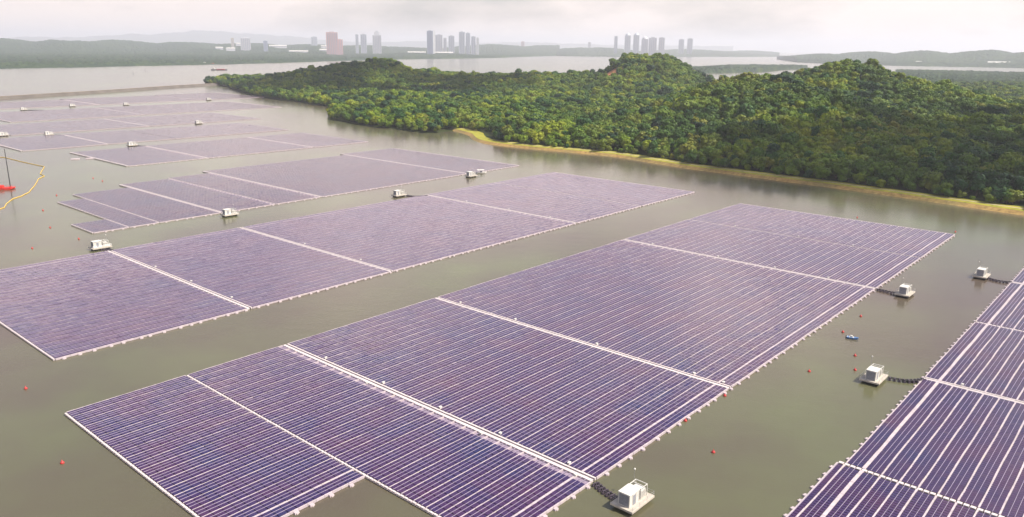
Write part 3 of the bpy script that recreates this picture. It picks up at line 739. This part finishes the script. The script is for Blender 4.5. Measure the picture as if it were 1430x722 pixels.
# embankment along the near shore, travelling right to left in the picture: land is on the right of travel
ep = resample(fr_xy[:EMB_N], 6)
for _ in range(3): ep[1:-1] = (ep[:-2]+2*ep[1:-1]+ep[2:])/4
s_al = np.linspace(0, 1, len(ep))
end_r = np.linalg.norm(ep-ground(668, 192), axis=1)
bulge = 22*np.exp(-(end_r/45)**2)
wob = 1.2*np.sin(np.arange(len(ep))*.37)+.8*np.sin(np.arange(len(ep))*.91)
B0 = lambda k: (lambda i: -(k+bulge*(k > 6.5)+wob*.35*(k > 3)))
strip('stone_bank', ep, [(B0(-4), -1.2), (B0(0), .1), (B0(3.6), 1.8)], M['slope'], 'structure', 'brown stone bank along the forest shore')
strip('grass_verge', ep, [(lambda i: -(3.6+wob*.35), 1.85), (B0(7.0), 2.4)], M['grass'], 'structure', 'yellow dry grass verge above the stone bank')
strip('path', ep, [(B0(7.1), 2.42), (B0(8.6), 2.5)], M['path'], 'structure', 'pale gravel path along the foot of the forest')
strip('grass_edge', ep, [(B0(8.5), 2.46), (B0(12), 2.7), (B0(20), 1.6)], M['grass'], 'structure', 'grass edge between the path and the trees')

# ------------------------------------------------------------------ trees
def crown_mesh(name, seed, n, mat, flat=.62, size=.085, lobes=9):
    """unit crown, about 1 wide: many leaf clumps on the skins of several lobes"""
    r = np.random.default_rng(seed)
    cs = []
    for i in range(lobes):
        a = r.uniform(0, 2*pi); d = .30*math.sqrt(r.random()); z = r.uniform(.30, .72)*flat*1.5
        cs.append((d*cos(a), d*sin(a), z, r.uniform(.12, .27)))
    cs.append((0, 0, .42*flat*1.5, .32))
    cs = np.array(cs); wgt = cs[:, 3]**2; wgt /= wgt.sum()
    k = r.choice(len(cs), n, p=wgt)
    d = r.normal(size=(n, 3)); d[:, 2] = d[:, 2]*.9+.25; d /= np.linalg.norm(d, axis=1)[:, None]
    c = cs[k, :3]+d*cs[k, 3:4]*r.uniform(.70, 1.16, (n, 1))*np.array([1, 1, .8])
    nn = d+r.normal(0, .27, (n, 3)); nn /= np.linalg.norm(nn, axis=1)[:, None]
    t = np.cross(nn, r.normal(size=(n, 3))); t /= np.linalg.norm(t, axis=1)[:, None]; b = np.cross(nn, t)
    s = size*r.uniform(.55, 1.25, (n, 1))*.5
    co = np.stack([c-t*s-b*s*.7, c+t*s*.8-b*s, c+t*s+b*s*.7, c-t*s*.8+b*s], 1)
    return mesh_np(name, co.reshape(-1, 3), np.arange(n*4).reshape(n, 4), None, [mat])
def trunk_mesh(name, seed):
    r = np.random.default_rng(seed); m = MB()
    m.tube([(0, 0, -.08), (.01, .01, .15), (.0, .02, .32), (.02, 0, .5)], [.035, .026, .02, .012], 7)
    for i in range(4):
        a = r.uniform(0, 2*pi); m.tube([(0, .01, .25+.04*i), (.12*cos(a), .12*sin(a), .38+.05*i), (.24*cos(a), .24*sin(a), .46+.06*i)], [.014, .010, .005], 5)
    return m.mesh(name, M['trunk'])
crowns = [crown_mesh('crown', 20+i, 1150, M['leaf'], flat=[.62, .75, .55, .7, .66][i], lobes=[12, 9, 15, 13, 10][i]) for i in range(5)]
crowns += [crown_mesh('crown', 40+i, 1150, M['leafdark'], flat=[.7, .85][i]) for i in range(2)]
crowns += [crown_mesh('crown', 50, 1150, M['leafyellow'], flat=.66)]
trunks = [trunk_mesh('trunk', 60+i) for i in range(3)]
KIND = ['mid', 'mid', 'mid', 'mid', 'mid', 'dark', 'dark', 'yellow']
# candidate sites on a jittered grid
st = 6.8
X2, Y2 = np.meshgrid(np.arange(-800, 1500, st), np.arange(60, 2200, st), indexing='ij')
X2 = X2+RNG.uniform(-.42, .42, X2.shape)*st; Y2 = Y2+RNG.uniform(-.42, .42, Y2.shape)*st
X2 = X2.ravel(); Y2 = Y2.ravel()
ang = np.degrees(np.arctan2(X2, Y2)); R2 = np.hypot(X2, Y2)
ok = (ang > -40) & (ang < 56); X2, Y2, R2 = X2[ok], Y2[ok], R2[ok]
sd2 = sdist(X2, Y2, poly)
# distance to the embankment line
de = np.full(X2.shape, 1e9)
for i in range(0, len(ep)-1, 2): de = np.minimum(de, np.hypot(X2-ep[i, 0], Y2-ep[i, 1])-bulge[i]*.55)
ok = (sd2 > 2.0) & (de > 10.5) & (np.hypot((X2-scar[0])/14, (Y2-scar[1])/34) > 1)
X2, Y2, R2, sd2, de = X2[ok], Y2[ok], R2[ok], sd2[ok], de[ok]
Z2 = zat(X2, Y2)
nT = len(X2)
sc2 = np.clip(RNG.lognormal(math.log(10.4), .26, nT), 5.5, 16.5)
big = RNG.random(nT) < .04; sc2[big] *= 1.3
edge = (de < 17); sc2[edge] *= RNG.uniform(.55, .95, edge.sum())
sp = fbm(X2/70, Y2/70, 3)
var = RNG.integers(0, 5, nT)
var = np.where(RNG.random(nT) < np.clip((sp-.45)*-4, .08, .8), RNG.integers(5, 7, nT), var)
var = np.where((RNG.random(nT) < np.where((de < 60) & (X2 < 190), .16, .04)), 7, var)
yz = [(at_dist(870, 165, 880), 45), (at_dist(1215, 208, 760), 38), (at_dist(1195, 226, 660), 26), (at_dist(632, 170, 930), 22), (at_dist(1020, 104, 900), 30)]
for (p, rad) in yz:
    dd = np.hypot(X2-p[0], Y2-p[1]); var = np.where((dd < rad) & (RNG.random(nT) < .6), 7, var)
rot2 = RNG.uniform(0, 2*pi, nT)
# frame test and nearest 300
cxyz = np.stack([X2, Y2, Z2-CAM_H+8], 1) @ RC.T
px = 715+F*cxyz[:, 0]/cxyz[:, 2]; py = 361+F*cxyz[:, 1]/cxyz[:, 2]
inframe = (px > -5) & (px < 1436)
order = np.argsort(np.where(inframe, R2, 1e9))[:300]
single = np.zeros(nT, bool); single[order] = True
LAB = {'mid': 'mid green broadleaf tree in the near forest front above the bank', 'dark': 'dark blue green broadleaf tree in the near forest front above the bank',
       'yellow': 'yellow green broadleaf tree in the near forest front above the bank'}
for i in order:
    k = int(var[i]); t = empty('broadleaf_tree', (X2[i], Y2[i], Z2[i]), rot2[i])
    tag(t, LAB[KIND[k]], 'tree', KIND[k]+' green trees of the forest front')
    c = put('crown', crowns[k], t); c.scale = (sc2[i],)*3
    c = put('trunk', trunks[i % 3], t); c.scale = (sc2[i],)*3
rest = np.where(~single)[0]
pc = mesh_np('forest', np.stack([X2, Y2, Z2], 1)[rest], None, None, [M['leaf']])
def add_attr(me, name, typ, data, field='value'):
    a = me.attributes.new(name, typ, 'POINT'); a.data.foreach_set(field, data)
add_attr(pc, 'variant', 'INT', var[rest].astype(np.int32)); add_attr(pc, 'size', 'FLOAT', sc2[rest].astype(np.float32)); add_attr(pc, 'turn', 'FLOAT', rot2[rest].astype(np.float32))
src = bpy.data.collections.new('tree_kinds')
for i, m in enumerate(crowns):
    src.objects.link(bpy.data.objects.new('crown_kind_%02d' % i, m))
ng = bpy.data.node_groups.new('forest_scatter', 'GeometryNodeTree')
ng.interface.new_socket('Geometry', in_out='INPUT', socket_type='NodeSocketGeometry'); ng.interface.new_socket('Geometry', in_out='OUTPUT', socket_type='NodeSocketGeometry')
gi = ng.nodes.new('NodeGroupInput'); go = ng.nodes.new('NodeGroupOutput')
ci = ng.nodes.new('GeometryNodeCollectionInfo'); ci.inputs['Collection'].default_value = src; ci.inputs['Separate Children'].default_value = True; ci.inputs['Reset Children'].default_value = True
iop = ng.nodes.new('GeometryNodeInstanceOnPoints'); iop.inputs['Pick Instance'].default_value = True
def named(n, t):
    a = ng.nodes.new('GeometryNodeInputNamedAttribute'); a.data_type = t; a.inputs['Name'].default_value = n
    return [o for o in a.outputs if o.enabled and o.name == 'Attribute'][0]
cx = ng.nodes.new('ShaderNodeCombineXYZ'); ng.links.new(named('turn', 'FLOAT'), cx.inputs[2])
e2r = ng.nodes.new('FunctionNodeEulerToRotation'); ng.links.new(cx.outputs[0], e2r.inputs[0])
ng.links.new(gi.outputs[0], iop.inputs['Points']); ng.links.new(ci.outputs[0], iop.inputs['Instance'])
ng.links.new(named('variant', 'INT'), iop.inputs['Instance Index']); ng.links.new(e2r.outputs[0], iop.inputs['Rotation']); ng.links.new(named('size', 'FLOAT'), iop.inputs['Scale'])
ng.links.new(iop.outputs[0], go.inputs[0])
fo = put('forest', pc); md = fo.modifiers.new('scatter', 'NODES'); md.node_group = ng
tag(fo, 'dense green forest covering the hills behind the front trees', kind='stuff')
print('trees', nT)

# ------------------------------------------------------------------ far shores
def pdir(x):
    d = ray(x, 361.0); h = d[:2]/np.linalg.norm(d[:2]); return h
def hor_y(x): return 361-math.tan(PITCH)*F/cos(ROLL)-math.tan(ROLL)*(x-715)
def far_land(name, label, coast, depth, hill=None, can=11., rows=40, step=1.5, seed=0, cell=9.):
    """coast: [(px, distance)]; depth: how far the land reaches behind; hill: [(px, py, distance, sig_px, sig_d)] silhouettes"""
    xs = np.arange(coast[0][0], coast[-1][0]+.1, step); D0 = np.interp(xs, [c[0] for c in coast], [c[1] for c in coast])
    D0 = D0*(1+.035*(fbm(xs/22+seed*7.7, xs*0+seed)-.5))
    dp = np.interp(xs, [c[0] for c in coast], [c[2] for c in coast]) if len(coast[0]) > 2 else np.full(xs.shape, depth)
    t = np.linspace(0, 1, rows)**1.7
    D = D0[:, None]+dp[:, None]*t[None]
    dirs = np.array([pdir(x) for x in xs]); X = dirs[:, :1]*D; Y = dirs[:, 1:]*D
    Z = can*(.55+.9*vnoise(X/cell+seed, Y/cell)+.25*fbm(X/60, Y/60+seed))*np.minimum(1, t[None]*rows*.6)
    if hill:
        HB = np.zeros_like(Z)
        for (x, y, d, sx, sd) in hill:
            pz = at_dist(x, y, d)[2]-can-4; HB = np.maximum(HB, pz*np.exp(-.5*(((xs[:, None]-x)/sx)**2+((D-d)/sd)**2))*(.9+.2*fbm(X/150+seed, Y/150)))
        Z = Z+HB
    Z[:, 0] = -.6; Z[:, -1] = -.6
    if len(coast[0]) > 2: Z[0] = -.6; Z[-1] = -.6
    n, m = D.shape; idx = np.arange(n*m).reshape(n, m)
    q = np.stack([idx[:-1, :-1], idx[1:, :-1], idx[1:, 1:], idx[:-1, 1:]], -1).reshape(-1, 4)[:, ::-1]
    return tag(put(name, mesh_np(name, np.stack([X, Y, Z], -1).reshape(-1, 3), q, None, [M['canopy']])), label, kind='stuff')
SHEDS = [(338, 60, 15, 8500, 'long white warehouse under the wide pale block'), (306, 65.5, 9, 7600, 'small white warehouse, leftmost on the far shore'), (322, 66.5, 11, 7500, 'white warehouse below the long one'), (388, 63, 22, 8200, 'longest white warehouse right of the dark blue block'),
    (417, 70.5, 24, 6800, 'low white warehouse near the water line'), (453, 63.5, 9, 8200, 'white warehouse at the foot of the red tower'), (455, 68.5, 16, 7200, 'low white warehouse below the red tower'), (582, 72, 24, 6900, 'low white warehouse left of the dark tower'), (620, 72.5, 24, 7000, 'low white warehouse right of the dark tower'),
    (994, 73, 14, 11500, 'bright white warehouse right of the twin towers'), (1283, 85.5, 6, 6200, 'small white warehouse on the right hand ridge shore'), (1395, 86, 22, 6200, 'row of pale sheds at far right on the shore')]
SH = [(q[0], q[1]+1.2, q[3]+60, q[2]*.8+8, 420) for q in SHEDS]
far_land('far_forest', 'dark far wood along the strait at left and middle', [(-120, 2950), (0, 3100), (160, 3350), (330, 3800), (420, 4200), (560, 5400), (640, 6100), (700, 6900), (760, 8600), (775, 9200)], 7000,
    hill=[(40, 54, 9000, 70, 900), (130, 56, 9000, 60, 900), (200, 56, 9500, 60, 900), (290, 59, 9500, 70, 1000), (370, 60, 9500, 60, 1000), (450, 62, 9500, 60, 1000), (520, 63, 9500, 50, 900), (690, 62, 10500, 60, 900), (760, 63, 11000, 50, 900), (560, 65, 9500, 60, 800)]+SH[:9], rows=70, cell=14, seed=1)
far_land('far_forest', 'thin hazy wood under the right hand towers', [(770, 8900), (860, 8600), (1000, 10500), (1062, 11500)], 5000, hill=[(830, 66, 10500, 40, 900), (800, 66, 10500, 40, 900), (940, 68.5, 12000, 60, 900), (1020, 70, 14000, 40, 900)]+SH[9:10], rows=30, cell=20, seed=2)
far_land('far_forest', 'long hazy wooded ridge across the strait at far right', [(1058, 8200), (1085, 6400), (1130, 5900), (1250, 5600), (1430, 5700), (1560, 5800)], 4500,
    hill=[(1120, 74, 7800, 40, 700), (1180, 71, 8000, 45, 700), (1250, 70, 7600, 45, 700), (1330, 69, 7600, 50, 700), (1400, 70, 7400, 50, 700), (1470, 70, 7600, 60, 700)]+SH[10:], rows=50, cell=14, seed=3)
far_land('far_forest', 'flat hazy wood behind the right hand hill', [(1215, 2300), (1300, 2250), (1430, 2200), (1600, 2150)], 1650, rows=200, step=1.0, cell=7, seed=4, can=10)
far_land('far_forest', 'narrow dark island behind the peak', [(935, 3150, 30), (960, 3150, 500), (1000, 3250, 900), (1040, 3500, 800), (1075, 4000, 300), (1100, 4300, 30)], 0, rows=70, step=1.0, cell=9, seed=5, can=13)
# mountains
def mountain(name, label, prof, D, width):
    xs = np.linspace(prof[0][0], prof[-1][0], 160); ys = np.interp(xs, [p[0] for p in prof], [p[1] for p in prof])
    ys = 59-(59-ys)*.62
    top = np.array([at_dist(x, y, D)[2] for x, y in zip(xs, ys)])+(fbm(xs/9, xs*0)-.5)*30
    dirs = np.array([pdir(x) for x in xs]); t = np.linspace(-1, 1, 25)
    Dd = D+t[None]*width*np.ones((len(xs), 1)); Z = np.maximum(top, 5)[:, None]*np.cos(t*pi/2)[None]**1.3*(1+.25*(fbm(xs[:, None]/12+0*t, Dd/500)-.5))-2
    c = np.stack([dirs[:, :1]*Dd, dirs[:, 1:]*Dd, Z], -1); n, m = Z.shape; idx = np.arange(n*m).reshape(n, m)
    q = np.stack([idx[:-1, :-1], idx[1:, :-1], idx[1:, 1:], idx[:-1, 1:]], -1).reshape(-1, 4)[:, ::-1]
    tag(put(name, mesh_np(name, c.reshape(-1, 3), q, None, [M['mount']], smooth=True)), label, kind='structure')
mountain('mountain', 'pale blue mountain range fading into the haze', [(-40, 56), (40, 52), (90, 47), (120, 50), (180, 46), (215, 42), (250, 42), (280, 38), (310, 34), (345, 37), (380, 41), (430, 47), (470, 54), (520, 60)], 28000, 3500)
mountain('mountain', 'low pale hills behind the far city', [(520, 60), (560, 58), (610, 56), (670, 60), (720, 58), (770, 61), (830, 64), (900, 66), (1000, 67)], 27000, 3000)

# ------------------------------------------------------------------ far city
def mat_tower(name, c, win=(.12, .15, .2)):
    m, nt, b = new_mat(name); p = obj_pos(nt)
    br = nd(nt, 'ShaderNodeTexWave', wave_type='BANDS', bands_direction='Z'); br.inputs['Scale'].default_value = .5; nt.links.new(p, br.inputs[0])
    f = nd(nt, 'ShaderNodeMapRange'); f.inputs[1].default_value = .55; f.inputs[2].default_value = .75; f.inputs[4].default_value = .6; nt.links.new(br.outputs['Fac'], f.inputs[0])
    nt.links.new(mixc(nt, f.outputs[0], c, win), b.inputs['Base Color']); b.inputs['Roughness'].default_value = .5
    return m
TW = {'blue': mat_tower('blue_grey_facade', (.52, .55, .62)), 'grey': mat_tower('grey_facade', (.58, .58, .62)), 'pink': mat_tower('red_scaffold_facade', (.52, .33, .33), (.42, .30, .33)), 'white': mat_tower('white_facade', (.75, .75, .76), (.5, .52, .55)), 'dark': mat_tower('dark_facade', (.26, .30, .42)), 'cream': mat_tower('cream_facade', (.6, .52, .42))}
def tower(x, wpx, ytop, D, col, label, roof='flat', side=None):
    base = at_dist(x, hor_y(x), D); W = wpx*.88*D/F; Hh_ = at_dist(x, ytop, D)[2]; dp = W*.8; rz = -math.atan2(base[0], base[1])
    t = empty('tower_block', (base[0], base[1], 0), rz); tag(t, label, 'tower block', 'tower blocks of the far city')
    w = MB(); k = max(2, int(wpx/2.5)); b = W/(2*k+1)
    w.box(-W/2, W/2, -dp/2+b*.5, dp/2, 0, Hh_)
    for i in range(k+1): w.box(-W/2+2*i*b, -W/2+(2*i+1)*b, -dp/2, -dp/2+b*.5-.02, 0, Hh_)
    w.build('wall', TW[col], t)
    g = MB()
    for i in range(k): MB().box(-W/2+(2*i+1)*b+b*.15, -W/2+(2*i+2)*b-b*.15, -dp/2+b*.3, -dp/2+b*.5-.05, 8, Hh_-6).build('window_strip', M['towerglass'], t)
    if roof == 'flat': MB().box(-W*.22, W*.22, -dp*.2, dp*.2, Hh_, Hh_+W*.10).build('roof', TW['grey'], t)
    elif roof == 'dome': MB().lathe([(W*.42, 0), (W*.40, W*.12), (W*.25, W*.3), (W*.06, W*.4), (0, W*.42)], 14, (0, 0, Hh_)).build('roof', TW[col], t, True)
    elif roof == 'step': MB().box(-W*.3, W*.3, -dp*.3, dp*.3, Hh_, Hh_+W*.35).box(-W*.15, W*.15, -dp*.15, dp*.15, Hh_+W*.35, Hh_+W*.5).build('roof', TW[col], t)
    if side: MB().box(W/2+.5, W/2+W*.38, -dp*.3, dp*.3, 0, Hh_).build('side_slab', TW['white'], t)
    return t
city = [(464, 17, 45, 6600, 'pink', 'broad red tower under construction', 'flat'), (474.5, 9, 55, 6650, 'pink', 'low red annexe beside the broad red tower', 'flat'),
    (439, 9, 51.5, 9000, 'blue', 'faint pale block left of the red tower', 'flat'),
    (498.8, 4.5, 48, 7400, 'blue', 'slim pale tower, first right of the red tower', 'flat'), (508, 9, 48, 7500, 'blue', 'flat topped pale tower, second right of the red tower', 'flat'), (526.5, 13, 49, 7500, 'grey', 'wide stepped pale tower, third right of the red tower', 'step'),
    (600.5, 9, 43, 6800, 'dark', 'tall dark tower with a white side slab', 'flat', 1), (613, 11, 48.5, 8200, 'grey', 'pale block right behind the dark tower', 'flat'), (621.5, 5, 53, 8300, 'grey', 'low pale block in the middle city cluster', 'flat'), (630.5, 9, 50, 8000, 'blue', 'square pale tower in the middle city cluster', 'flat'),
    (645, 9, 44.5, 7600, 'blue', 'tallest pale blue tower left of the slim gap', 'flat'), (653.5, 7, 46, 7700, 'blue', 'pale blue tower, second from the right in the tall pair', 'flat'), (661, 7, 51, 7700, 'blue', 'shorter pale blue tower right of the tall pair', 'flat'), (667, 4, 52.5, 7600, 'white', 'small whitish tower ending the middle cluster', 'flat'),
    (859.7, 5, 50.5, 9100, 'blue', 'slim tower standing apart left of the peak', 'flat'), (876, 9, 49.5, 9100, 'blue', 'pointed tower just left of the peak', 'dome'), (888, 9, 49.3, 9100, 'blue', 'tallest pointed tower above the peak', 'dome'), (900, 10, 54.5, 9200, 'grey', 'lower rounded block above the peak', 'dome'), (911, 12, 52.8, 9200, 'grey', 'wide flat block above the peak', 'flat'), (923.5, 9, 52.6, 9100, 'grey', 'flat block at the right end above the peak', 'flat'),
    (951, 8, 55, 10500, 'blue', 'left one of the twin towers right of the peak', 'flat'), (963, 8, 54, 10500, 'blue', 'right one of the twin towers right of the peak', 'flat'),
    (370.8, 6, 57, 7600, 'dark', 'short dark blue block alone on the left shore', 'flat'), (343, 14, 53, 7800, 'grey', 'wide pale block on the left shore', 'flat'), (325, 4, 53, 7800, 'cream', 'slim cream tower on the left shore', 'flat'),
    (823, 4, 59, 11500, 'grey', 'tiny pale tower between the two city clusters', 'flat'), (730, 5, 58, 12000, 'pink', 'faint pinkish block on the middle shore', 'flat')]
for c in city: tower(*c[:6], roof=c[6], side=(c[7] if len(c) > 7 else None))
def shed(x, y, wpx, D, label):
    z = at_dist(x, y, D)[2]; base = at_dist(x, y, D); W = wpx*D/F; h = 14; zb = max(z-16, 0); rz = -math.atan2(base[0], base[1])
    t = empty('warehouse', (base[0], base[1], zb), rz); tag(t, label, 'warehouse', 'white warehouses on the far shore')
    MB().box(-W/2, W/2, -25, 25, -12, h-5).build('wall', TW['grey'], t)
    MB().sect([[(-W/2-1, -27, h-5), (-W/2-1, 0, h+3), (-W/2-1, 27, h-5)], [(W/2+1, -27, h-5), (W/2+1, 0, h+3), (W/2+1, 27, h-5)]]).build('roof', M['cabwhite'], t)
for q in SHEDS: shed(*q)

# ------------------------------------------------------------------ render settings
scene.render.engine = 'CYCLES'
cy = scene.cycles
cy.use_denoising = True; cy.max_bounces = 6; cy.diffuse_bounces = 2; cy.glossy_bounces = 3; cy.transmission_bounces = 2; cy.volume_bounces = 3; cy.transparent_max_bounces = 6
cy.sample_clamp_indirect = 8
vs = scene.view_settings
scene.display_settings.display_device = 'sRGB'
vs.view_transform = 'Standard'; vs.look = 'None'; vs.exposure = .68; vs.gamma = 1; vs.use_curve_mapping = False
